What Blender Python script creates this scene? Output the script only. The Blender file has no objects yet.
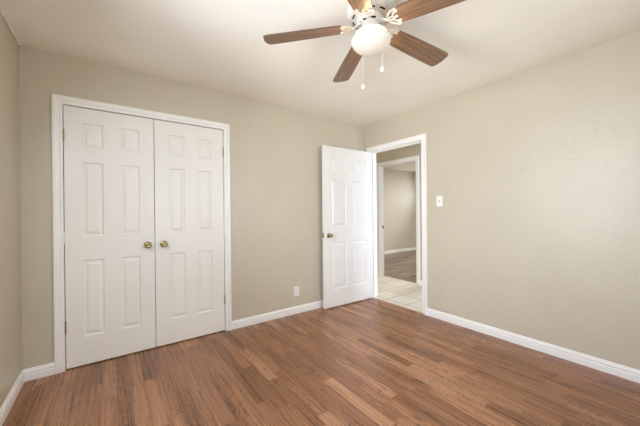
import bpy, bmesh, math, random
from mathutils import Vector, Matrix
random.seed(4)
S = bpy.context.scene
COL = S.collection
R = math.radians

# ------------------------------------------------------------------ camera
CAM = Vector((-2.9826, -2.9752, 1.2112))
yaw, pitch, roll = R(35.9987), R(-0.1154), R(-0.5444)
fw = Vector((math.sin(yaw)*math.cos(pitch), math.cos(yaw)*math.cos(pitch), math.sin(pitch)))
rt = Vector((math.cos(yaw), -math.sin(yaw), 0.0))
up = rt.cross(fw)
rt2 = rt*math.cos(roll) + up*math.sin(roll)
up2 = up*math.cos(roll) - rt*math.sin(roll)
cd = bpy.data.cameras.new('camera')
cd.sensor_fit = 'HORIZONTAL'; cd.sensor_width = 36.0
cd.lens = 36.0*287.80/640.0
cd.clip_start = 0.02
cam = bpy.data.objects.new('camera', cd); COL.objects.link(cam)
m = Matrix.Identity(4)
for i in range(3):
    m[i][0] = rt2[i]; m[i][1] = up2[i]; m[i][2] = -fw[i]; m[i][3] = CAM[i]
cam.matrix_world = m
S.camera = cam

# ------------------------------------------------------------------ room numbers
H = 2.452            # ceiling height
XL = -3.515          # left wall
YR = -3.75           # wall behind the camera
T = 0.115            # wall thickness
FAR_X = 1.11         # far side of the hall
FAR_Y = 2.6          # far wall of the room across the hall

# ------------------------------------------------------------------ world, light, exposure
S.view_settings.view_transform = 'Standard'
S.view_settings.look = 'None'
S.view_settings.gamma = 1.0
S.view_settings.exposure = 0.0
W = bpy.data.worlds.new('World'); S.world = W; W.use_nodes = True
bg = W.node_tree.nodes['Background']
WORLD = (3.0, 3.9, 5.5)
bg.inputs['Color'].default_value = (*WORLD, 1); bg.inputs['Strength'].default_value = 1.0

def area(name, loc, aim, sx, sy, power, col):
    d = bpy.data.lights.new(name, 'AREA'); d.shape = 'RECTANGLE'
    d.size = sx; d.size_y = sy; d.energy = power; d.color = col
    o = bpy.data.objects.new(name, d); COL.objects.link(o)
    o.location = loc
    o.rotation_euler = Vector(aim).to_track_quat('-Z', 'Z').to_euler()
    return o
# daylight through the left window, plus added rear lamps and upward ceiling fill
LC = {'left_sky': (66, 76, 89), 'left_ceiling_fill': (52, 48, 40), 'rear_fill': (33, 34, 28), 'rear_ceiling_fill': (8, 6, 4), 'far': (46, 46, 46), 'hall': (6, 6, 5.5), 'hall_end_fill': (22, 22, 20)}
def lamp(key, *a):
    c = LC[key]; p = max(max(c), 1e-6)
    return area('light_'+key, *a, p, tuple(v/p for v in c))
lamp('left_sky', (XL-T-0.12, -1.85, 1.55), (1, 0, -0.75), 1.35, 1.25)
lamp('left_ceiling_fill', (XL-T-0.30, -1.85, 1.05), (1, 0, 0.85), 1.35, 1.0)  # upward lamp standing for ground bounce, added to brighten the ceiling
lamp('rear_fill', (-1.5, YR-T-0.12, 1.55), (0, 1, -0.1), 1.9, 1.25)  # fill from behind the camera, through the added rear window
lamp('rear_ceiling_fill', (-1.5, YR-T-0.30, 1.05), (0, 1, 0.85), 1.9, 1.0)  # second upward lamp added to lift the ceiling
# window of the room across the hall, then added fill lamps for that room and the hall
lamp('far', (5.82, 1.65, 1.75), (-1, 0, 0), 0.55, 0.60)
area('far_room_fill', (3.3, 0.3, H-0.06), (0, 0, -1), 0.5, 0.5, 84, (0.96, 0.99, 1.0))  # unseen overhead fill, added without a fixture
lamp('hall', (0.85, -2.1, 1.0), (0, 1, -0.12), 0.4, 1.4)  # unseen fill added at the near end of the hall
lamp('hall_end_fill', (0.6, 3.1, 1.1), (0, -1, -0.25), 0.8, 1.4)  # opposite fill, added in front of the closed end wall

# light portals in the window openings, so the sky outside is sampled cleanly
for nm, loc, aim, sx, sy in (('portal_left', (XL-T+0.02, -1.85, 1.49), (1, 0, 0), 1.2, 1.18), ('portal_rear', (-1.5, YR-T+0.02, 1.49), (0, 1, 0), 1.8, 1.18)):
    o = area(nm, loc, aim, sx, sy, 1.0, (1, 1, 1)); o.data.cycles.is_portal = True
S.cycles.use_light_tree = True
S.cycles.max_bounces = 10
S.cycles.diffuse_bounces = 6
S.cycles.use_denoising = True
S.cycles.sample_clamp_indirect = 6.0
S.cycles.caustics_reflective = False
S.cycles.caustics_refractive = False

# ------------------------------------------------------------------ materials
def lin(c):
    return tuple(((v/255.0)/12.92 if v/255.0 <= 0.04045 else ((v/255.0+0.055)/1.055)**2.4) for v in c)
def rgba(c): return (*lin(c), 1.0)
class NT:
    def __init__(s, name):
        s.m = bpy.data.materials.new(name); s.m.use_nodes = True
        s.t = s.m.node_tree; s.b = s.t.nodes['Principled BSDF']; s.out = s.t.nodes['Material Output']
    def n(s, ty, **kw):
        o = s.t.nodes.new(ty)
        for k, v in kw.items(): setattr(o, k, v)
        return o
    def l(s, a, b): s.t.links.new(a, b)
    def math(s, op, a, b=None, c=None):
        o = s.n('ShaderNodeMath', operation=op)
        for i, v in enumerate((a, b, c)):
            if v is None: continue
            if isinstance(v, (int, float)): o.inputs[i].default_value = v
            else: s.l(v, o.inputs[i])
        return o.outputs[0]
    def ramp(s, fac, stops, interp='LINEAR'):
        o = s.n('ShaderNodeValToRGB'); e = o.color_ramp; e.interpolation = interp
        while len(e.elements) < len(stops): e.elements.new(0.5)
        for el, (p, c) in zip(e.elements, stops): el.position = p; el.color = rgba(c)
        s.l(fac, o.inputs[0]); return o.outputs[0]
    def noise(s, vec, scale, detail=3, rough=0.5, dist=0.0):
        o = s.n('ShaderNodeTexNoise'); o.inputs['Scale'].default_value = scale
        o.inputs['Detail'].default_value = detail; o.inputs['Roughness'].default_value = rough
        o.inputs['Distortion'].default_value = dist
        if vec is not None: s.l(vec, o.inputs['Vector'])
        return o.outputs[0]
    def bump(s, h, strength, dist=0.002):
        o = s.n('ShaderNodeBump'); o.inputs['Strength'].default_value = strength
        o.inputs['Distance'].default_value = dist
        s.l(h, o.inputs['Height']); s.l(o.outputs[0], s.b.inputs['Normal'])
    def comb(s, x, y, z):
        o = s.n('ShaderNodeCombineXYZ')
        for i, v in enumerate((x, y, z)):
            if isinstance(v, (int, float)): o.inputs[i].default_value = v
            else: s.l(v, o.inputs[i])
        return o.outputs[0]
    def mixc(s, fac, a, b, mode='MIX'):
        o = s.n('ShaderNodeMix', data_type='RGBA', blend_type=mode)
        for k, v in ((0, fac), (6, a), (7, b)):
            if isinstance(v, (int, float)): o.inputs[k].default_value = v
            elif isinstance(v, tuple): o.inputs[k].default_value = rgba(v)
            else: s.l(v, o.inputs[k])
        return o.outputs[2]

def plain(name, col, rough=0.5, spec=0.5, metal=0.0, var=0.03, scale=9.0, bumpy=0.0, bscale=90.0, coat=0.0):
    k = NT(name); tc = k.n('ShaderNodeTexCoord').outputs['Object']
    f = k.noise(tc, scale, 3)
    c1 = tuple(max(0, v*(1-var)) for v in col); c2 = tuple(min(255, v*(1+var)) for v in col)
    k.l(k.ramp(f, [(0.3, c1), (0.7, c2)]), k.b.inputs['Base Color'])
    k.b.inputs['Roughness'].default_value = rough
    k.b.inputs['Specular IOR Level'].default_value = spec
    k.b.inputs['Metallic'].default_value = metal
    k.b.inputs['Coat Weight'].default_value = coat
    if bumpy: k.bump(k.noise(tc, bscale, 4, 0.6), bumpy)
    return k.m

WALLC = (201, 191, 171)
def wall_mat(name, col, rough, spec, strength):
    k = NT(name); tc = k.n('ShaderNodeTexCoord').outputs['Object']
    f = k.noise(tc, 2.5, 3)
    k.l(k.ramp(f, [(0.3, tuple(v*0.99 for v in col)), (0.7, tuple(v*1.01 for v in col))]), k.b.inputs['Base Color'])
    k.b.inputs['Roughness'].default_value = rough; k.b.inputs['Specular IOR Level'].default_value = spec
    h = k.math('ADD', k.math('MULTIPLY', k.noise(tc, 22.0, 5, 0.65, 2.2), 0.7), k.math('MULTIPLY', k.noise(tc, 80.0, 3, 0.6, 0.6), 0.3))
    k.bump(h, strength, 0.006)
    return k.m
M_wall = wall_mat('beige_satin_paint', WALLC, 0.28, 0.32, 0.52)
M_farwall = wall_mat('grey_beige_paint', (203, 197, 181), 0.52, 0.30, 0.3)
M_ceil = plain('ceiling_white_paint', (246, 241, 230), 0.75, 0.25, var=0.012, scale=1.6, bumpy=0.18, bscale=70)
M_trim = plain('white_gloss_trim_paint', (243, 240, 235), 0.34, 0.45, var=0.008, scale=4)
M_door = plain('white_door_paint', (241, 236, 228), 0.36, 0.45, var=0.008, scale=3, bumpy=0.05, bscale=160)
M_edoor = plain('bright_white_door_paint', (236, 233, 230), 0.36, 0.45, var=0.008, scale=3, bumpy=0.05, bscale=160)
M_brass = plain('polished_brass', (172, 158, 116), 0.22, 0.5, 1.0, var=0.05, scale=40)
M_hinge = plain('worn_brass_hinge', (142, 126, 84), 0.40, 0.5, 0.9, var=0.10, scale=60)
M_fan = plain('white_fan_enamel', (204, 199, 190), 0.30, 0.5, var=0.01)
M_dark = plain('dark_motor_steel', (40, 37, 34), 0.6, 0.3, var=0.15, scale=30)
M_plate = plain('white_plastic_plate', (238, 235, 229), 0.30, 0.5, var=0.006)
M_slot = plain('dark_slot', (60, 56, 50), 0.6, 0.3, var=0.05)
M_closet = plain('closet_interior_paint', (150, 143, 128), 0.6, 0.3, var=0.02)
M_caulk = plain('aged_caulk', (232, 226, 212), 0.6, 0.3, var=0.06, scale=14, bumpy=0.5, bscale=35)
M_nail = plain('dull_nail_steel', (128, 116, 96), 0.5, 0.5, 0.6, var=0.1)

def wood_floor(name, stops, axis_y=True, w=0.080, ln=0.58, rough=0.28):
    k = NT(name); tc = k.n('ShaderNodeTexCoord').outputs['Object']
    sep = k.n('ShaderNodeSeparateXYZ'); k.l(tc, sep.inputs[0])
    x, y = (sep.outputs[0], sep.outputs[1]) if axis_y else (sep.outputs[1], sep.outputs[0])
    sx = k.math('DIVIDE', x, w); i = k.math('FLOOR', sx)
    wn1 = k.n('ShaderNodeTexWhiteNoise', noise_dimensions='1D'); k.l(i, wn1.inputs['W'])
    sy = k.math('ADD', k.math('DIVIDE', y, ln), k.math('MULTIPLY', wn1.outputs[0], 9.0)); j = k.math('FLOOR', sy)
    wn2 = k.n('ShaderNodeTexWhiteNoise', noise_dimensions='2D'); k.l(k.comb(i, j, 0.0), wn2.inputs['Vector'])
    rnd = wn2.outputs[0]
    off = k.math('MULTIPLY', rnd, 37.0)
    base = k.ramp(rnd, stops)
    # cathedral rings: bands bent along each strip
    lx = k.math('SUBTRACT', k.math('FRACT', sx), 0.5)
    bend = k.noise(k.comb(k.math('MULTIPLY', x, 6.0), k.math('MULTIPLY', y, 1.5), off), 1.0, 2, 0.5)
    rings = k.math('SINE', k.math('MULTIPLY', k.math('ADD', k.math('MULTIPLY', lx, 0.22), k.math('MULTIPLY', bend, 2.3)), 78.0))
    rings = k.math('POWER', k.math('MULTIPLY_ADD', rings, 0.5, 0.5), 2.0)
    rings = k.math('MULTIPLY', rings, k.math('MULTIPLY_ADD', k.math('FRACT', k.math('MULTIPLY', rnd, 7.3)), 0.8, 0.3))
    fine = k.noise(k.comb(k.math('MULTIPLY', x, 75.0), k.math('MULTIPLY', y, 1.5), off), 1.0, 5, 0.68, 0.4)
    broad = k.noise(k.comb(k.math('MULTIPLY', x, 20.0), k.math('MULTIPLY', y, 1.6), off), 1.0, 3, 0.5)
    g = k.math('ADD', k.math('ADD', k.math('MULTIPLY', rings, -0.50), k.math('MULTIPLY', fine, 2.1)), k.math('MULTIPLY', broad, 0.5))
    gm = k.math('MAXIMUM', k.math('ADD', g, -0.18), 0.3)
    # seams between strips
    fx = k.math('FRACT', sx); fy = k.math('FRACT', sy)
    ex = k.math('MINIMUM', fx, k.math('SUBTRACT', 1.0, fx)); ey = k.math('MINIMUM', fy, k.math('SUBTRACT', 1.0, fy))
    seam = k.math('MINIMUM', k.math('MULTIPLY', ex, w), k.math('MULTIPLY', ey, ln))
    sm = k.math('SMOOTH_MIN', k.math('MULTIPLY_ADD', seam, 200.0, 0.50), 1.0, 0.1)
    gg = k.math('MULTIPLY', gm, sm)
    col = k.mixc(1.0, base, k.comb(gg, gg, gg), 'MULTIPLY')
    k.l(col, k.b.inputs['Base Color'])
    k.l(k.math('MULTIPLY_ADD', fine, 0.16, rough-0.08), k.b.inputs['Roughness'])
    k.b.inputs['Specular IOR Level'].default_value = 0.42
    k.bump(fine, 0.06, 0.001)
    return k.m
M_floor = wood_floor('red_oak_laminate', [(0.0, (124, 83, 56)), (0.3, (140, 95, 65)), (0.65, (153, 106, 74)), (0.85, (163, 115, 82)), (1.0, (172, 124, 90))])
M_ffloor = wood_floor('grey_brown_laminate', [(0.0, (100, 80, 67)), (0.5, (118, 97, 83)), (1.0, (136, 114, 98))], axis_y=False, w=0.10, ln=0.9)

def tile_mat():
    k = NT('cream_floor_tile'); tc = k.n('ShaderNodeTexCoord').outputs['Object']
    sep = k.n('ShaderNodeSeparateXYZ'); k.l(tc, sep.inputs[0])
    p = 0.325
    tx = k.math('DIVIDE', k.math('ADD', sep.outputs[0], 5.08), p); ty = k.math('DIVIDE', k.math('ADD', sep.outputs[1], 0.287+3.25), p)
    fx = k.math('FRACT', tx); fy = k.math('FRACT', ty)
    e = k.math('MINIMUM', k.math('MINIMUM', fx, k.math('SUBTRACT', 1.0, fx)), k.math('MINIMUM', fy, k.math('SUBTRACT', 1.0, fy)))
    grout = k.math('LESS_THAN', e, 0.020)
    wn = k.n('ShaderNodeTexWhiteNoise', noise_dimensions='2D'); k.l(k.comb(k.math('FLOOR', tx), k.math('FLOOR', ty), 0.0), wn.inputs['Vector'])
    f = k.math('ADD', k.math('MULTIPLY', k.noise(tc, 7.0, 4, 0.6, 0.6), 0.7), k.math('MULTIPLY', wn.outputs[0], 0.3))
    c = k.ramp(f, [(0.25, (212, 200, 180)), (0.75, (226, 216, 199))])
    c = k.mixc(grout, c, (168, 157, 137))
    k.l(c, k.b.inputs['Base Color']); k.b.inputs['Roughness'].default_value = 0.35
    k.bump(k.math('SUBTRACT', 1.0, grout), 0.3, 0.002)
    return k.m
M_tile = tile_mat()

def blade_mat():
    k = NT('walnut_blade_veneer'); tc = k.n('ShaderNodeTexCoord').outputs['Object']
    sep = k.n('ShaderNodeSeparateXYZ'); k.l(tc, sep.inputs[0])
    info = k.n('ShaderNodeObjectInfo').outputs['Random']
    off = k.math('MULTIPLY', info, 31.0)
    v1 = k.comb(k.math('MULTIPLY', sep.outputs[0], 2.4), k.math('MULTIPLY', sep.outputs[1], 70.0), off)
    v2 = k.comb(k.math('MULTIPLY', sep.outputs[0], 5.0), k.math('MULTIPLY', sep.outputs[1], 260.0), off)
    f = k.math('ADD', k.math('MULTIPLY', k.noise(v1, 1.0, 3, 0.5), 0.65), k.math('MULTIPLY', k.noise(v2, 1.0, 3, 0.6), 0.35))
    k.l(k.ramp(f, [(0.30, (88, 66, 50)), (0.48, (122, 94, 72)), (0.62, (146, 116, 90)), (0.75, (168, 138, 108))]), k.b.inputs['Base Color'])
    k.b.inputs['Roughness'].default_value = 0.38
    return k.m
M_blade = blade_mat()
M_bedge = plain('dark_blade_edge', (82, 56, 40), 0.45, 0.4, var=0.08, scale=30)

def glow_mat():
    k = NT('frosted_lit_glass'); tc = k.n('ShaderNodeTexCoord').outputs['Object']
    f = k.noise(tc, 18.0, 3)
    k.l(k.ramp(f, [(0.3, (196, 190, 178)), (0.7, (202, 196, 184))]), k.b.inputs['Base Color'])
    k.b.inputs['Roughness'].default_value = 0.25
    k.b.inputs['Emission Color'].default_value = (1.0, 0.86, 0.66, 1)
    k.b.inputs['Emission Strength'].default_value = 0.20
    return k.m
M_glow = glow_mat()

def pane_mat():
    k = NT('clear_window_glass')
    tr = k.n('ShaderNodeBsdfTransparent'); gl = k.n('ShaderNodeBsdfGlossy'); gl.inputs['Roughness'].default_value = 0.02
    fr = k.n('ShaderNodeFresnel'); fr.inputs['IOR'].default_value = 1.45
    mx = k.n('ShaderNodeMixShader'); k.l(fr.outputs[0], mx.inputs[0]); k.l(tr.outputs[0], mx.inputs[1]); k.l(gl.outputs[0], mx.inputs[2])
    k.l(mx.outputs[0], k.out.inputs['Surface'])
    return k.m
M_pane = pane_mat()

# ------------------------------------------------------------------ mesh helpers
def obj(name, bm, mat, parent=None, smooth=False, auto=None):
    bmesh.ops.recalc_face_normals(bm, faces=bm.faces)
    me = bpy.data.meshes.new(name); bm.to_mesh(me); bm.free()
    for mt in (mat if isinstance(mat, (list, tuple)) else [mat]): me.materials.append(mt)
    if smooth or auto:
        for p in me.polygons: p.use_smooth = True
    if auto: me.set_sharp_from_angle(angle=R(auto))
    o = bpy.data.objects.new(name, me); COL.objects.link(o)
    if parent: o.parent = parent
    return o
def empty(name, loc=(0, 0, 0), rot=None):
    o = bpy.data.objects.new(name, None); COL.objects.link(o); o.location = loc
    if rot: o.rotation_euler = rot
    o.empty_display_size = 0.1
    return o
def tag(o, label, cat, group=None, kind=None):
    o['label'] = label; o['category'] = cat
    if group: o['group'] = group
    if kind: o['kind'] = kind
    return o
def struct(o, label, cat): return tag(o, label, cat, kind='structure')

def box(bm, x0, x1, y0, y1, z0, z1, mi=0):
    v = [bm.verts.new((x, y, z)) for x in (x0, x1) for y in (y0, y1) for z in (z0, z1)]
    for f in ((0, 1, 3, 2), (4, 6, 7, 5), (0, 4, 5, 1), (2, 3, 7, 6), (0, 2, 6, 4), (1, 5, 7, 3)):
        bm.faces.new([v[i] for i in f]).material_index = mi
def lathe(bm, prof, n=48, axis='Z', org=(0, 0, 0)):
    o = Vector(org); rings = []
    for r, z in prof:
        ring = []
        for i in range(n if r > 1e-6 else 1):
            a = 2*math.pi*i/n; c, s = r*math.cos(a), r*math.sin(a)
            p = {'Z': (c, s, z), 'Y': (c, z, s), 'X': (z, c, s)}[axis]
            ring.append(bm.verts.new(o+Vector(p)))
        rings.append(ring)
    for a, b in zip(rings, rings[1:]):
        for i in range(n):
            q = [a[i % len(a)], a[(i+1) % len(a)], b[(i+1) % len(b)], b[i % len(b)]]
            u = []
            for v in q:
                if v not in u: u.append(v)
            if len(u) >= 3: bm.faces.new(u)
def tube(bm, pts, r, n=8, closed=False, flat=1.0):
    pts = [Vector(p) for p in pts]; rings = []; N = len(pts)
    for i, p in enumerate(pts):
        a = pts[(i-1) % N] if (closed or i > 0) else p
        b = pts[(i+1) % N] if (closed or i < N-1) else p
        d = (b-a).normalized()
        ref = Vector((0, 0, 1)) if abs(d.z) < 0.9 else Vector((1, 0, 0))
        s = d.cross(ref).normalized(); t = s.cross(d).normalized()
        rings.append([bm.verts.new(p+s*r*math.cos(2*math.pi*k/n)+t*r*flat*math.sin(2*math.pi*k/n)) for k in range(n)])
    for i in range(N if closed else N-1):
        a, b = rings[i], rings[(i+1) % N]
        for k in range(n): bm.faces.new([a[k], a[(k+1) % n], b[(k+1) % n], b[k]])
    if not closed:
        bm.faces.new(rings[0]); bm.faces.new(rings[-1])
def prism(bm, poly, z0, z1, fn=lambda x, y, z: (x, y, z), side_mi=0):
    lo = [bm.verts.new(fn(x, y, z0)) for x, y in poly]; hi = [bm.verts.new(fn(x, y, z1)) for x, y in poly]
    bm.faces.new(lo[::-1]); bm.faces.new(hi)
    n = len(poly)
    for i in range(n):
        bm.faces.new([lo[i], lo[(i+1) % n], hi[(i+1) % n], hi[i]]).material_index = side_mi
def wall(name, fn, u0, u1, z0, z1, t, holes, mat):
    """wall box in (u, depth, z) with rectangular holes, as one mesh; fn maps (u, d, z) to the world"""
    us = sorted({u0, u1, *[h[0] for h in holes], *[h[1] for h in holes]})
    zs = sorted({z0, z1, *[h[2] for h in holes], *[h[3] for h in holes]})
    solid = lambda i, k: 0 <= i < len(us)-1 and 0 <= k < len(zs)-1 and not any(
        h[0]-1e-6 <= us[i] and us[i+1] <= h[1]+1e-6 and h[2]-1e-6 <= zs[k] and zs[k+1] <= h[3]+1e-6 for h in holes)
    bm = bmesh.new(); cache = {}
    def V(u, d, z):
        q = (round(u, 5), round(d, 5), round(z, 5))
        if q not in cache: cache[q] = bm.verts.new(fn(u, d, z))
        return cache[q]
    for i in range(len(us)-1):
        for k in range(len(zs)-1):
            if not solid(i, k): continue
            a, b, c, e = us[i], us[i+1], zs[k], zs[k+1]
            for d in (0, t): bm.faces.new([V(a, d, c), V(b, d, c), V(b, d, e), V(a, d, e)])
            if not solid(i-1, k): bm.faces.new([V(a, 0, c), V(a, t, c), V(a, t, e), V(a, 0, e)])
            if not solid(i+1, k): bm.faces.new([V(b, 0, c), V(b, t, c), V(b, t, e), V(b, 0, e)])
            if not solid(i, k-1): bm.faces.new([V(a, 0, c), V(b, 0, c), V(b, t, c), V(a, t, c)])
            if not solid(i, k+1): bm.faces.new([V(a, 0, e), V(b, 0, e), V(b, t, e), V(a, t, e)])
    return obj(name, bm, mat)

# ------------------------------------------------------------------ walls, floors, ceilings
CL0, CL1, CLT = -3.279, -2.040, 2.070        # closet opening
DO0, DO1, DOT = -0.928, -0.093, 2.058        # bedroom doorway (along y)
FO0, FO1, FOT = -0.055, 0.756, 2.068         # doorway across the hall (along y)

bm = bmesh.new(); box(bm, XL-T, 0.006, YR-T, 0.005, -0.1, 0.0)
struct(obj('floor', bm, M_floor), 'reddish brown wood strip laminate floor of the bedroom', 'floor')
bm = bmesh.new(); box(bm, 0.006, 1.182, -2.2, 3.2, -0.1, 0.0)
struct(obj('floor_hall', bm, M_tile), 'cream square tile floor of the hall beyond the open doorway', 'floor')
bm = bmesh.new(); box(bm, 1.182, 5.72, -1.5, FAR_Y, -0.1, 0.0)
struct(obj('floor_far_room', bm, M_ffloor), 'greyish brown wood floor of the room across the hall', 'floor')
bm = bmesh.new(); box(bm, XL-T, 0.0, YR-T, 0.0, H, H+0.1)
struct(obj('ceiling', bm, M_ceil), 'off white painted ceiling of the bedroom around the fan', 'ceiling')
bm = bmesh.new(); box(bm, T, FAR_X, -2.2, 3.2, H, H+0.1)
struct(obj('ceiling_hall', bm, M_ceil), 'white ceiling of the hall above the tile floor', 'ceiling')
bm = bmesh.new(); box(bm, FAR_X+T, 5.72, -1.5, FAR_Y, H, H+0.1)
struct(obj('ceiling_far_room', bm, M_ceil), 'white ceiling of the far room seen through two doorways', 'ceiling')

W1 = (-2.45, -1.25, 0.90, 2.08)              # left window (y0, y1, z0, z1)
W2 = (-2.40, -0.60, 0.90, 2.08)              # rear window, added for light (x0, x1, z0, z1)
struct(wall('wall_back', lambda u, d, z: (u, d, z), XL-T, T, 0, H+0.1, T, [(CL0-0.015, CL1+0.015, 0, CLT+0.015)], M_wall),
       'beige wall holding the white double closet doors', 'wall')
struct(wall('wall_right', lambda u, d, z: (d, u, z), YR-T, 0.0, 0, H+0.1, T, [(DO0-0.015, DO1+0.015, 0, DOT+0.015)], M_wall),
       'beige wall at the right with the open doorway and light switch', 'wall')
struct(wall('wall_left', lambda u, d, z: (XL-d, u, z), YR-T, 0.0, 0, H+0.1, T, [W1], M_wall),
       'narrow strip of beige wall at the left edge', 'wall')
struct(wall('wall_rear', lambda u, d, z: (u, YR-d, z), XL, 0.0, 0, H+0.1, T, [W2], M_wall),
       'beige wall behind the camera with an added wide window', 'wall')
struct(wall('wall_hall', lambda u, d, z: (FAR_X+d, u, z), -2.2, 3.2, 0, H+0.1, T, [(FO0-0.015, FO1+0.015, 0, FOT+0.015)], M_wall),
       'olive beige hall wall above the second doorway', 'wall')
struct(wall('wall_hall_side', lambda u, d, z: (0.0+d, u, z), T, 3.2, 0, H+0.1, T, [], M_wall),
       'beige hall wall continuing past the closet', 'wall')
struct(wall('wall_hall_end', lambda u, d, z: (u, 3.2+d, z), 0.0, FAR_X+T, 0, H+0.1, T, [], M_wall),
       'beige wall closing the far end of the hall', 'wall')
struct(wall('wall_far_room', lambda u, d, z: (u, FAR_Y+d, z), FAR_X+T, 5.72, 0, H+0.1, T, [], M_farwall),
       'pale grey beige wall of the room seen through both doorways', 'wall')
struct(wall('wall_far_room_side', lambda u, d, z: (u, -1.5-d, z), FAR_X+T, 5.72, 0, H+0.1, T, [], M_farwall),
       'near side wall of the room across the hall', 'wall')
struct(wall('wall_far_room_window', lambda u, d, z: (5.6+d, u, z), -1.5, FAR_Y, 0, H+0.1, T, [(1.38, 1.92, 1.45, 2.05)], M_farwall),
       'window wall of the room across the hall', 'wall')
# closet interior
bm = bmesh.new()
box(bm, CL0-0.2, CL1+0.2, 0.70, 0.75, 0, H)
box(bm, CL0-0.25, CL0-0.2, T, 0.75, 0, H)
box(bm, CL1+0.2, CL1+0.25, T, 0.75, 0, H)
box(bm, CL0-0.2, CL1+0.2, T, 0.70, H-0.3, H-0.25)
struct(obj('wall_closet', bm, M_closet), 'dim painted interior of the closet behind its doors', 'wall')
bm = bmesh.new(); box(bm, CL0-0.2, CL1+0.2, 0.005, 0.70, -0.05, 0.0)
struct(obj('floor_closet', bm, M_floor), 'dark closet floor behind the double doors', 'floor')

# ------------------------------------------------------------------ casings, jambs, baseboards
CAS = [(0.0, 0.0), (0.0, 0.009), (0.006, 0.012), (0.013, 0.0125), (0.017, 0.0105), (0.022, 0.0105), (0.027, 0.015),
       (0.040, 0.0185), (0.052, 0.0195), (0.058, 0.0195), (0.0625, 0.016), (0.0625, 0.0)]
def casing(bm, i0, i1, top, fn, prof=CAS):
    rows = []
    for w, d in prof:
        rows.append([bm.verts.new(fn(u, d, z)) for u, z in ((i0-w, 0.0), (i0-w, top+w), (i1+w, top+w), (i1+w, 0.0))])
    for a, b in zip(rows, rows[1:]):
        for k in range(3): bm.faces.new([a[k], a[k+1], b[k+1], b[k]])
    bm.faces.new([r[0] for r in rows]); bm.faces.new([r[3] for r in rows])
def jamb(bm, i0, i1, top, fn, d0, d1, th=0.015):
    """lining of an opening: two legs and a head, d0..d1 through the wall"""
    for a, b, c, e in ((i0-th, i0, 0.0, top+th), (i1, i1+th, 0.0, top+th), (i0, i1, top, top+th)):
        vs = [bm.verts.new(fn(u, d, z)) for u in (a, b) for d in (d0, d1) for z in (c, e)]
        for f in ((0, 1, 3, 2), (4, 6, 7, 5), (0, 4, 5, 1), (2, 3, 7, 6), (0, 2, 6, 4), (1, 5, 7, 3)):
            bm.faces.new([vs[i] for i in f])
def stop(bm, i0, i1, top, fn, d0, d1, th=0.011):
    jamb(bm, i0+th, i1-th, top-th, fn, d0, d1, th)

f_back = lambda u, d, z: (u, -d, z)
f_right = lambda u, d, z: (-d, u, z)
f_hallnear = lambda u, d, z: (T+d, u, z)
f_hallfar = lambda u, d, z: (FAR_X-d, u, z)
f_farin = lambda u, d, z: (FAR_X+T+d, u, z)
bm = bmesh.new()
casing(bm, CL0, CL1, CLT, f_back); jamb(bm, CL0, CL1, CLT, lambda u, d, z: (u, d, z), 0.0, T); stop(bm, CL0, CL1, CLT, lambda u, d, z: (u, d, z), 0.042, 0.075)
struct(obj('trim_1', bm, M_trim), 'white moulded casing around the double closet doors', 'door frame')
bm = bmesh.new()
casing(bm, DO0, DO1, DOT, f_right); casing(bm, DO0, DO1, DOT, f_hallnear)
jamb(bm, DO0, DO1, DOT, lambda u, d, z: (d, u, z), 0.0, T); stop(bm, DO0, DO1, DOT, lambda u, d, z: (d, u, z), 0.04, 0.075)
tf = struct(obj('trim_2', bm, M_trim), 'white casing around the open bedroom doorway beside the light switch', 'door frame')
bm = bmesh.new()
box(bm, -0.0135, 0.022, DO0-0.001, DO0+0.0015, 0.90, 0.958)
obj('strike_plate', bm, M_brass, tf)
bm = bmesh.new()
casing(bm, FO0, FO1, FOT, f_hallfar); casing(bm, FO0, FO1, FOT, f_farin)
jamb(bm, FO0, FO1, FOT, lambda u, d, z: (FAR_X+d, u, z), 0.0, T); stop(bm, FO0, FO1, FOT, lambda u, d, z: (FAR_X+d, u, z), 0.03, 0.065)
tf2 = struct(obj('trim_3', bm, M_trim), 'white casing of the second doorway across the tiled hall', 'door frame')
bm = bmesh.new(); box(bm, FAR_X+0.068, FAR_X+0.112, FO1-0.002, FO1+0.001, 0.89, 0.95)
obj('strike_plate', bm, M_brass, tf2)

BASE = [(0.0, 0.0), (0.015, 0.0), (0.015, 0.046), (0.0125, 0.050), (0.0125, 0.057), (0.0145, 0.060), (0.0145, 0.066), (0.009, 0.073), (0.0075, 0.081), (0.004, 0.086), (0.0, 0.086)]
def base_run(bm, pts):
    """baseboard swept along wall points; room on the left-hand side, mitred at inside corners"""
    P = [Vector((x, y)) for x, y in pts]; n = len(P); offs = []
    for i in range(n):
        ds = []
        if i > 0: ds.append((P[i]-P[i-1]).normalized())
        if i < n-1: ds.append((P[i+1]-P[i]).normalized())
        ns = [Vector((-d.y, d.x)) for d in ds]
        o = ns[0] if len(ns) == 1 else (ns[0]+ns[1])/(1+ns[0].dot(ns[1]))
        offs.append(o)
    rows = [[bm.verts.new((P[i].x+offs[i].x*d, P[i].y+offs[i].y*d, z)) for i in range(n)] for d, z in BASE]
    for a, b in zip(rows, rows[1:]+rows[:1]):
        for i in range(n-1): bm.faces.new([a[i], a[i+1], b[i+1], b[i]])
    bm.faces.new([r[0] for r in rows]); bm.faces.new([r[-1] for r in rows])
cw = 0.0625
bm = bmesh.new(); base_run(bm, [(CL0-cw, 0), (XL, 0)])
struct(obj('baseboard_back', bm, M_trim), 'short white baseboard left of the closet doors', 'baseboard')
bm = bmesh.new(); base_run(bm, [(XL, -0.016), (XL, YR+0.016)])
struct(obj('baseboard_left', bm, M_trim), 'white baseboard along the left wall strip', 'baseboard')
bm = bmesh.new(); base_run(bm, [(0, 0), (CL1+cw, 0)])
struct(obj('baseboard_back_corner', bm, M_trim), 'white baseboard under the wall outlet between closet and open door', 'baseboard')
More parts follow.
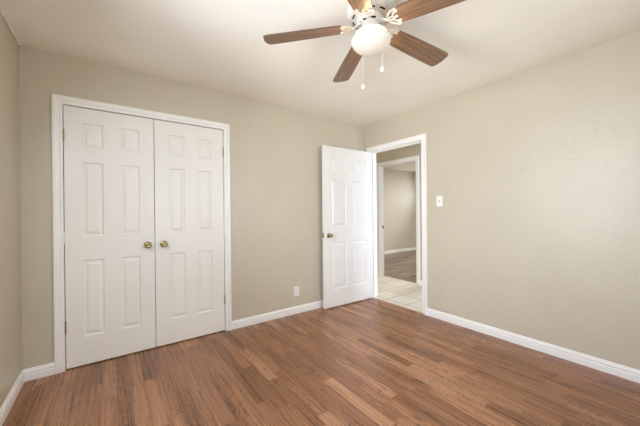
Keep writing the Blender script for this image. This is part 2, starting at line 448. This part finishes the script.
bm = bmesh.new(); base_run(bm, [(0, YR+0.016), (0, DO0-cw)])
struct(obj('baseboard_right', bm, M_trim), 'long white grooved baseboard along the right wall', 'baseboard')
bm = bmesh.new(); base_run(bm, [(XL, YR), (0, YR)])
struct(obj('baseboard_rear', bm, M_trim), 'white baseboard behind the camera', 'baseboard')
bm = bmesh.new(); base_run(bm, [(5.6, FAR_Y), (FAR_X+T, FAR_Y)])
struct(obj('baseboard_far_room', bm, M_trim), 'white baseboard of the far room on its wood floor', 'baseboard')
bm = bmesh.new(); base_run(bm, [(FAR_X, FO1+cw+0.001), (FAR_X, 3.2)]); base_run(bm, [(FAR_X, -2.2), (FAR_X, FO0-cw-0.001)])
struct(obj('baseboard_hall', bm, M_trim), 'white baseboard along the hall wall by the second doorway', 'baseboard')

# ragged caulk in the left wall's ceiling joint
bm = bmesh.new(); pts = []
for i in range(40):
    t = i/39.0
    pts.append((XL+0.006+random.uniform(-0.002, 0.002), -0.004-t*1.6, H-0.006+random.uniform(-0.003, 0.002)))
tube(bm, pts, 0.010, 6)
struct(obj('trim_4', bm, M_caulk, smooth=True), 'uneven caulk bead where the left wall meets the ceiling', 'caulk')

# ------------------------------------------------------------------ windows (outside the photo's frame; they let the daylight in, the rear one added for its light)
def window(name, fn, u0, u1, z0, z1, label):
    bm = bmesh.new(); f = 0.045
    def bx(a, b, d0, d1, c, e):
        vs = [bm.verts.new(fn(u, d, z)) for u in (a, b) for d in (d0, d1) for z in (c, e)]
        for q in ((0, 1, 3, 2), (4, 6, 7, 5), (0, 4, 5, 1), (2, 3, 7, 6), (0, 2, 6, 4), (1, 5, 7, 3)): bm.faces.new([vs[i] for i in q])
    bx(u0, u0+f, 0.05, 0.10, z0, z1); bx(u1-f, u1, 0.05, 0.10, z0, z1)
    bx(u0+f, u1-f, 0.05, 0.10, z1-f, z1); bx(u0+f, u1-f, 0.05, 0.10, z0, z0+f)
    bx(u0+f, u1-f, 0.055, 0.095, (z0+z1)/2-0.02, (z0+z1)/2+0.02)
    w = struct(obj(name, bm, M_trim), label, 'window')
    bm = bmesh.new(); bx(u0-0.04, u1+0.04, -0.04, 0.05, z0-0.025, z0)
    obj('sill', bm, M_trim, w)
    for c, e in ((z0+f, (z0+z1)/2-0.02), ((z0+z1)/2+0.02, z1-f)):
        bm = bmesh.new(); bx(u0+f, u1-f, 0.073, 0.077, c, e)
        obj('pane', bm, M_pane, w)
    return w
window('window_1', lambda u, d, z: (XL-d, u, z), *W1, 'white sash window in the left wall beside the camera')
window('window_2_added', lambda u, d, z: (u, YR-d, z), *W2, 'wide white sash window added in the wall behind the camera for light')
window('window_3', lambda u, d, z: (5.6+d, u, z), 1.38, 1.92, 1.45, 2.05, 'white sash window of the room across the hall')

# ------------------------------------------------------------------ six-panel doors
RINGS = [(0.0, 0.0), (0.004, 0.0015), (0.009, 0.0115), (0.017, 0.0115), (0.038, 0.0030), (0.0385, 0.0025)]
def panel_face(bm, w, z0, z1, panels, y, sgn):
    """one moulded face in the plane y; recesses go towards sgn"""
    xs = sorted({0.0, w, *[p[0] for p in panels], *[p[1] for p in panels]})
    zs = sorted({z0, z1, *[p[2] for p in panels], *[p[3] for p in panels]})
    for i in range(len(xs)-1):
        for k in range(len(zs)-1):
            a, b, c, e = xs[i], xs[i+1], zs[k], zs[k+1]
            if any(p[0] <= a+1e-6 and b <= p[1]+1e-6 and p[2] <= c+1e-6 and e <= p[3]+1e-6 for p in panels):
                prev = None
                for inset, dep in RINGS:
                    q = [bm.verts.new((xx, y+sgn*dep, zz)) for xx, zz in ((a+inset, c+inset), (b-inset, c+inset), (b-inset, e-inset), (a+inset, e-inset))]
                    if prev:
                        for s in range(4): bm.faces.new([prev[s], prev[(s+1) % 4], q[(s+1) % 4], q[s]])
                    prev = q
                bm.faces.new(prev)
            else:
                bm.faces.new([bm.verts.new((xx, y, zz)) for xx, zz in ((a, c), (b, c), (b, e), (a, e))])
def slab(parent, w, z0, z1, cols, rows, th, mat):
    panels = [(a, b, c, e) for a, b in cols for c, e in rows]
    bm = bmesh.new()
    panel_face(bm, w, z0, z1, panels, 0.0, 1); panel_face(bm, w, z0, z1, panels, th, -1)
    for q in (((0, 0, z0), (0, th, z0), (0, th, z1), (0, 0, z1)), ((w, 0, z0), (w, th, z0), (w, th, z1), (w, 0, z1)),
              ((0, 0, z0), (w, 0, z0), (w, th, z0), (0, th, z0)), ((0, 0, z1), (w, 0, z1), (w, th, z1), (0, th, z1))):
        bm.faces.new([bm.verts.new(p) for p in q])
    bmesh.ops.remove_doubles(bm, verts=bm.verts, dist=1e-5)
    return obj('door_slab', bm, mat, parent)
def knob(parent, x, z, y=0.0, sgn=-1):
    """round brass knob: rosette, neck and ball, axis along y"""
    bm = bmesh.new()
    pr = [(0.0, 0.020), (0.010, 0.020), (0.0095, 0.030), (0.016, 0.035), (0.0235, 0.043), (0.0255, 0.051), (0.0235, 0.059), (0.017, 0.064), (0.011, 0.0645), (0.008, 0.062), (0.0, 0.0615)]
    lathe(bm, [(r, sgn*d) for r, d in pr], 28, 'Y', (x, y, z))
    k = obj('door_knob', bm, M_brass, parent, auto=50)
    bm = bmesh.new()
    pr = [(0.0, 0.0), (0.031, 0.0), (0.031, 0.004), (0.027, 0.009), (0.018, 0.0115), (0.0125, 0.0135), (0.0115, 0.021), (0.0, 0.021)]
    lathe(bm, [(r, sgn*d) for r, d in pr], 28, 'Y', (x, y, z))
    obj('rosette', bm, M_brass, k, auto=50)
def hinge(parent, x, z, y=-0.006, mat=None):
    bm = bmesh.new()
    for k in range(3):
        a = z-0.045+k*0.0305
        lathe(bm, [(0.0, a), (0.0058, a), (0.0058, a+0.029), (0.0, a+0.029)], 14, 'Z', (x, y, 0))
    lathe(bm, [(0.0, z+0.047), (0.0035, z+0.047), (0.0045, z+0.051), (0.0, z+0.054)], 12, 'Z', (x, y, 0))
    box(bm, x-0.0012, x+0.0012, y, 0.018, z-0.045, z+0.0455)
    obj('hinge', bm, mat or M_hinge, parent, auto=40)

ROWS_C = [(0.232, 0.846), (1.036, 1.634), (1.738, 1.948)]
# left closet leaf
d1 = empty('door_1', (-3.274, 0.002, 0)); struct(d1, 'left leaf of the white double closet doors, hinged beside the left wall', 'closet door')
slab(d1, 0.609, 0.010, 2.064, [(0.105, 0.246), (0.357, 0.501)], ROWS_C, 0.035, M_door)
knob(d1, -2.718+3.274, 0.936)
for z in (1.83, 0.333): hinge(d1, -0.003, z)
hinge(d1, -0.003, 1.03, mat=M_trim)
# right closet leaf
d2 = empty('door_2', (-2.660, 0.002, 0)); struct(d2, 'right leaf of the white double closet doors, nearer the wall outlet', 'closet door')
slab(d2, 0.615, 0.010, 2.064, [(0.115, 0.252), (0.360, 0.496)], ROWS_C, 0.035, M_door)
knob(d2, -2.591+2.660, 0.935)
for z in (1.84, 0.322): hinge(d2, 0.618, z)
hinge(d2, 0.618, 1.03, mat=M_trim)
# open entry door: local x from the free edge to the hinge, local y towards the back wall
F, Hn = Vector((-0.847, -0.120)), Vector((-0.020, -0.140))
d3 = empty('door_3', (F.x, F.y, 0), (0, 0, math.atan2(Hn.y-F.y, Hn.x-F.x)))
struct(d3, 'white six panel door standing open against the back wall', 'door')
wd = (Hn-F).length
slab(d3, wd, 0.012, 2.044, [(0.110, 0.364), (0.463, 0.724)], [(0.235, 0.832), (1.030, 1.628), (1.734, 1.915)], 0.035, M_edoor)
knob(d3, 0.068, 0.922); knob(d3, 0.068, 0.922, 0.035, 1)
bm = bmesh.new(); box(bm, -0.0012, 0.001, 0.006, 0.029, 0.893, 0.951); box(bm, -0.010, 0.0, 0.012, 0.023, 0.914, 0.932)
obj('latch_plate', bm, M_brass, d3)
for z in (1.83, 1.03, 0.28):
    bm = bmesh.new()
    lathe(bm, [(0.0, z-0.045), (0.0058, z-0.045), (0.0058, z+0.045), (0.0, z+0.045)], 14, 'Z', (wd+0.006, 0.040, 0))
    box(bm, wd-0.001, wd+0.0012, 0.004, 0.040, z-0.045, z+0.045)
    obj('hinge', bm, M_hinge, d3, auto=40)

# ------------------------------------------------------------------ wall fittings
def rounded_plate(bm, w, h, d, fn):
    prev = None
    for ins, dd in ((0.0, 0.0), (0.0, d*0.45), (0.0035, d), (0.006, d)):
        q = [bm.verts.new(fn(u, dd, v)) for u, v in ((-w/2+ins, -h/2+ins), (w/2-ins, -h/2+ins), (w/2-ins, h/2-ins), (-w/2+ins, h/2-ins))]
        if prev:
            for s in range(4): bm.faces.new([prev[s], prev[(s+1) % 4], q[(s+1) % 4], q[s]])
        else: bm.faces.new(q[::-1])
        prev = q
    bm.faces.new(prev)
# light switch on the right wall
sw = empty('light_switch', (0, -1.152, 1.325)); tag(sw, 'white toggle light switch plate on the right wall beside the doorway', 'light switch')
bm = bmesh.new(); rounded_plate(bm, 0.073, 0.118, 0.006, lambda u, d, v: (-d, u, v)); obj('cover_plate', bm, M_plate, sw)
bm = bmesh.new(); prism(bm, [(-0.003, -0.009), (-0.005, 0.012), (-0.017, 0.017), (-0.018, 0.011), (-0.007, -0.009)], -0.0045, 0.0045, lambda x, y, z: (x, z, y))
obj('toggle', bm, M_plate, sw)
bm = bmesh.new(); box(bm, -0.0068, -0.0055, -0.0065, 0.0065, -0.0125, 0.0125); obj('toggle_slot', bm, M_slot, sw)
for s in (-1, 1):
    bm = bmesh.new(); lathe(bm, [(0.0, -0.0072), (0.0025, -0.007), (0.0030, -0.005)], 12, 'X', (0, 0, s*0.030)); obj('screw', bm, M_plate, sw)
# duplex outlet on the back wall
ou = empty('wall_outlet', (-1.182, 0, 0.264)); tag(ou, 'white duplex wall outlet low on the beige wall between closet and open door', 'outlet')
bm = bmesh.new(); rounded_plate(bm, 0.073, 0.118, 0.006, lambda u, d, v: (u, -d, v)); obj('cover_plate', bm, M_plate, ou)
for s in (-1, 1):
    bm = bmesh.new()
    poly = [(0.0165*math.cos(a), max(-0.0125, min(0.0125, 0.0165*math.sin(a)))) for a in [2*math.pi*i/28 for i in range(28)]]
    prism(bm, poly, 0.005, 0.0078, lambda x, y, z: (x, -z, y+s*0.0195))
    rc = obj('receptacle', bm, M_plate, ou)
    bm = bmesh.new()
    for x, h in ((-0.0063, 0.0042), (0.0063, 0.0035)): box(bm, x-0.0011, x+0.0011, -0.0082, -0.0076, s*0.0195+0.001-h, s*0.0195+0.001+h+0.002)
    lathe(bm, [(0.0, -0.0082), (0.0024, -0.0082), (0.0024, -0.0074)], 10, 'Y', (0, 0, s*0.0195-0.0075))
    obj('slot', bm, M_slot, rc)
bm = bmesh.new(); lathe(bm, [(0.0, -0.0074), (0.0025, -0.0072), (0.0030, -0.005)], 12, 'Y'); obj('screw', bm, M_plate, ou)
# little nail left in the wall right of the closet casing
bm = bmesh.new(); lathe(bm, [(0.0, -0.009), (0.0045, -0.009), (0.0045, -0.0075), (0.002, -0.007), (0.002, 0.0)], 12, 'Y', (-1.921, 0, 1.324))
tag(obj('nail', bm, M_nail), 'small dull nail in the wall just right of the closet frame', 'nail')

# ------------------------------------------------------------------ ceiling fan
FX, FY = -1.728, -1.778
fan = empty('ceiling_fan', (FX, FY, 0)); tag(fan, 'white ceiling fan with five brown wooden blades and a lit bowl lamp', 'ceiling fan')
# motor housing with an open slotted underside
bm = bmesh.new()
lathe(bm, [(0.0, H), (0.090, H), (0.098, H-0.012), (0.128, H-0.030), (0.138, H-0.046), (0.138, H-0.072), (0.130, H-0.090), (0.122, H-0.096)], 64)
def slot_ring(bm, r_in, r0, r1, r_out, zi, z0, z1, zo, n, duty, seg=6):
    """cone ring from r_in to r_out with n arc slots between r0 and r1"""
    P = lambda r, z, a: bm.verts.new((r*math.cos(a), r*math.sin(a), z))
    st = 2*math.pi/n
    for k in range(n):
        for j in range(seg*2):
            a, b = st*(k+j/(seg*2)), st*(k+(j+1)/(seg*2))
            bm.faces.new([P(r_in, zi, a), P(r_in, zi, b), P(r0, z0, b), P(r0, z0, a)])
            bm.faces.new([P(r1, z1, a), P(r1, z1, b), P(r_out, zo, b), P(r_out, zo, a)])
            if (j+0.5)/(seg*2) > duty:
                bm.faces.new([P(r0, z0, a), P(r0, z0, b), P(r1, z1, b), P(r1, z1, a)])
slot_ring(bm, 0.082, 0.101, 0.111, 0.122, H-0.104, H-0.101, H-0.098, H-0.096, 10, 0.6)
bmesh.ops.remove_doubles(bm, verts=bm.verts, dist=1e-5)
hs = obj('motor_housing', bm, M_fan, fan, auto=40)
bm = bmesh.new(); lathe(bm, [(0.0, H-0.03), (0.115, H-0.05), (0.118, H-0.088), (0.0, H-0.092)], 40)
obj('motor_core', bm, M_dark, fan, auto=40)
bm = bmesh.new()
lathe(bm, [(0.082, H-0.104), (0.080, H-0.118)], 48)
slot_ring(bm, 0.046, 0.057, 0.067, 0.080, H-0.134, H-0.130, H-0.125, H-0.118, 8, 0.55)
bmesh.ops.remove_doubles(bm, verts=bm.verts, dist=1e-5)
obj('flywheel_cover', bm, M_fan, fan, auto=40)
bm = bmesh.new(); lathe(bm, [(0.0, H-0.106), (0.076, H-0.110), (0.074, H-0.115), (0.0, H-0.121)], 32)
obj('flywheel', bm, M_dark, fan, auto=40)
# switch housing and lamp fitter
bm = bmesh.new()
lathe(bm, [(0.0, H-0.130), (0.046, H-0.132), (0.056, H-0.142), (0.060, H-0.172), (0.068, H-0.180), (0.092, H-0.187), (0.092, H-0.192), (0.0, H-0.192)], 48)
lathe(bm, [(0.006, H-0.190), (0.006, H-0.297)], 12)
obj('lamp_fitter', bm, M_fan, fan, auto=40)
ZR = 2.227
bm = bmesh.new()
pr = [(0.108, ZR-0.004), (0.113, ZR+0.001), (0.1165, ZR-0.003)]
for i in range(1, 17):
    a = i/16*math.pi/2
    pr.append((0.1165*math.cos(a)**1.05 if i < 16 else 0.0, ZR-0.003-0.074*math.sin(a)**1.1))
pr += [(r*0.96, z+0.004) for r, z in pr[-1:2:-1]] + [(0.108, ZR-0.004)]
lathe(bm, pr, 64)
sh = obj('lamp_shade', bm, M_glow, fan, smooth=True); sh['label'] = 'lit frosted white glass bowl'
# two bulbs inside the open-topped bowl; their light spills up onto blade roots and housing
for k in range(2):
    a = R(40+180*k); bx_, by_ = 0.045*math.cos(a), 0.045*math.sin(a)
    bm = bmesh.new(); lathe(bm, [(0.0, 0.020), (0.010, 0.019), (0.011, 0.006), (0.017, -0.006), (0.019, -0.016), (0.014, -0.028), (0.0, -0.034)], 20, 'Z', (bx_, by_, 2.236))
    obj('bulb', bm, M_glow, fan, smooth=True)
for k in range(4):
    a = R(85+90*k)
    d = bpy.data.lights.new('bulb_light', 'POINT'); d.energy = 1.1; d.color = (1.0, 0.66, 0.34); d.shadow_soft_size = 0.008
    o = bpy.data.objects.new('bulb_light', d); COL.objects.link(o); o.location = (FX+0.052*math.cos(a), FY+0.052*math.sin(a), 2.238)
# screws on the fitter
for k in range(3):
    a = 2*math.pi*(k/3+0.11)
    bm = bmesh.new(); lathe(bm, [(0.0, 0.0), (0.004, 0.0), (0.005, 0.004), (0.0, 0.008)], 12, 'X', (0, 0, 0))
    s = obj('thumb_screw', bm, M_dark, fan, smooth=True); s.location = (0.056*math.cos(a), 0.056*math.sin(a), H-0.160); s.rotation_euler = (0, 0, a)

ZB = 2.313; R0, R1 = 0.150, 0.648; PITCH = R(11.5); DROOP = R(3.8)
def blade_outline():
    h0, h1 = 0.056, 0.069
    up_ = []
    # ogee root, widening body, chamfered and rounded tip (upper half from root to tip)
    root = [(R0, 0.0), (R0+0.001, 0.014), (R0+0.005, 0.026), (R0+0.013, 0.033), (R0+0.019, 0.041), (R0+0.023, 0.050), (R0+0.032, 0.0555)]
    up_ += root
    for i in range(1, 9):
        t = i/8; up_.append((R0+0.032+(R1-0.034-R0-0.032)*t, 0.0555+(h1-0.0555)*math.sin(t*math.pi/2)**0.9))
    for i in range(1, 7):
        a = i/6*math.pi/2; up_.append((R1-0.034+0.028*math.sin(a), h1-0.030+0.030*math.cos(a)))
    up_.append((R1, 0.0))
    return up_ + [(x, -y) for x, y in up_[-2:0:-1]]
OUT = blade_outline()
def blade(parent):
    bm = bmesh.new(); prism(bm, OUT, -0.003, 0.003, side_mi=1)
    return obj('fan_blade', bm, [M_blade, M_bedge], parent)
def iron_mesh():
    """openwork bracket: arm from the flywheel, pierced scroll plate under the blade root; local x radial, z=0 at the blade's middle"""
    bm = bmesh.new(); zt = -0.006
    # arm
    sec = [(0.050, 0.018, 0.013), (0.075, 0.013, 0.011), (0.092, 0.004, 0.009), (0.104, zt, 0.009), (0.118, zt, 0.011)]
    rows = []
    for x, z, w in sec: rows.append([bm.verts.new((x, s*w, z+dz)) for s, dz in ((-1, -0.004), (1, -0.004), (1, 0.004), (-1, 0.004))])
    for a, b in zip(rows, rows[1:]):
        for k in range(4): bm.faces.new([a[k], a[(k+1) % 4], b[(k+1) % 4], b[k]])
    bm.faces.new(rows[0]); bm.faces.new(rows[-1])
    # scrolls
    def loop(cx, cy, rx, ry, rot, r=0.0034):
        pts = []
        for i in range(20):
            a = 2*math.pi*i/20; x, y = rx*math.cos(a), ry*math.sin(a)
            pts.append((cx+x*math.cos(rot)-y*math.sin(rot), cy+x*math.sin(rot)+y*math.cos(rot), zt))
        tube(bm, pts, r, 8, True, 0.6)
    loop(R0-0.014, 0.0, 0.018, 0.010, 0)
    loop(R0-0.008, 0.027, 0.024, 0.012, R(48)); loop(R0-0.008, -0.027, 0.024, 0.012, R(-48))
    for s in (-1, 1):   # outer rim following the blade root
        tube(bm, [(R0-0.036, s*0.006, zt), (R0-0.034, s*0.022, zt), (R0-0.025, s*0.036, zt), (R0-0.010, s*0.048, zt), (R0+0.008, s*0.055, zt), (R0+0.022, s*0.056, zt), (R0+0.028, s*0.050, zt)], 0.0036, 8, False, 0.6)
    rim = [(R0-0.004, 0.0), (R0-0.002, 0.016), (R0+0.004, 0.030), (R0+0.013, 0.039), (R0+0.018, 0.050)]
    tube(bm, [(x, -y, zt) for x, y in rim[::-1]]+[(x, y, zt) for x, y in rim[1:]], 0.0038, 8, False, 0.6)
    # mounting pads with screws under the blade
    for x, y in ((R0+0.014, 0.0), (R0+0.022, 0.034), (R0+0.022, -0.034)):
        lathe(bm, [(0.0, zt-0.004), (0.004, zt-0.0035), (0.0055, zt-0.002), (0.009, zt-0.001), (0.010, zt+0.003), (0.0, zt+0.003)], 16, 'Z', (x, y, 0))
        tube(bm, [(R0-0.002, y*0.55, zt), (x, y, zt)], 0.0032, 8, False, 0.6)
    return bm
b0 = i0 = None
for k in range(5):
    a = R((138.36, 66.36, -5.64, -75.4, -149.64)[k])
    if b0 is None:
        b0 = b = blade(fan); i0 = ir = obj('blade_iron', iron_mesh(), M_fan, fan, auto=50)
    else:
        b = b0.copy(); COL.objects.link(b); b.parent = fan
        ir = i0.copy(); COL.objects.link(ir); ir.parent = fan
    for o in (b, ir):
        o.location = (0, 0, ZB); o.rotation_mode = 'XYZ'
        o.rotation_euler = (Matrix.Rotation(a, 3, 'Z') @ Matrix.Rotation(DROOP, 3, 'Y') @ Matrix.Rotation(-PITCH, 3, 'X')).to_euler('XYZ')
# pull chains: beaded, over the edge of the lamp bowl
vr = Vector((math.cos(yaw), -math.sin(yaw), 0)); vf = Vector((math.sin(yaw), math.cos(yaw), 0))
for (sr, sf, zend) in ((0.040, -0.114, 2.002), (-0.031, 0.118, 2.006)):
    p = vr*sr + vf*sf; q = p.normalized()*0.056
    bm = bmesh.new()
    path = [(q.x, q.y, H-0.165), (p.x*0.75, p.y*0.75, H-0.170), (p.x*0.96, p.y*0.96, H-0.180), (p.x, p.y, H-0.196), (p.x, p.y, zend+0.012)]
    tube(bm, path, 0.0009, 6)
    n = 60
    for i in range(n):
        z = zend+0.014+(H-0.200-zend-0.014)*i/(n-1)
        bmesh.ops.create_icosphere(bm, subdivisions=1, radius=0.0015, matrix=Matrix.Translation((p.x, p.y, z)))
    ch = obj('pull_chain', bm, M_fan, fan, smooth=True)
    bm = bmesh.new()
    lathe(bm, [(0.0, 0.016), (0.003, 0.014), (0.004, 0.010), (0.0085, 0.003), (0.0105, -0.005), (0.009, -0.012), (0.005, -0.016), (0.0, -0.017)], 20, 'Z', (p.x, p.y, zend))
    obj('pull_knob', bm, M_plate, ch, smooth=True)
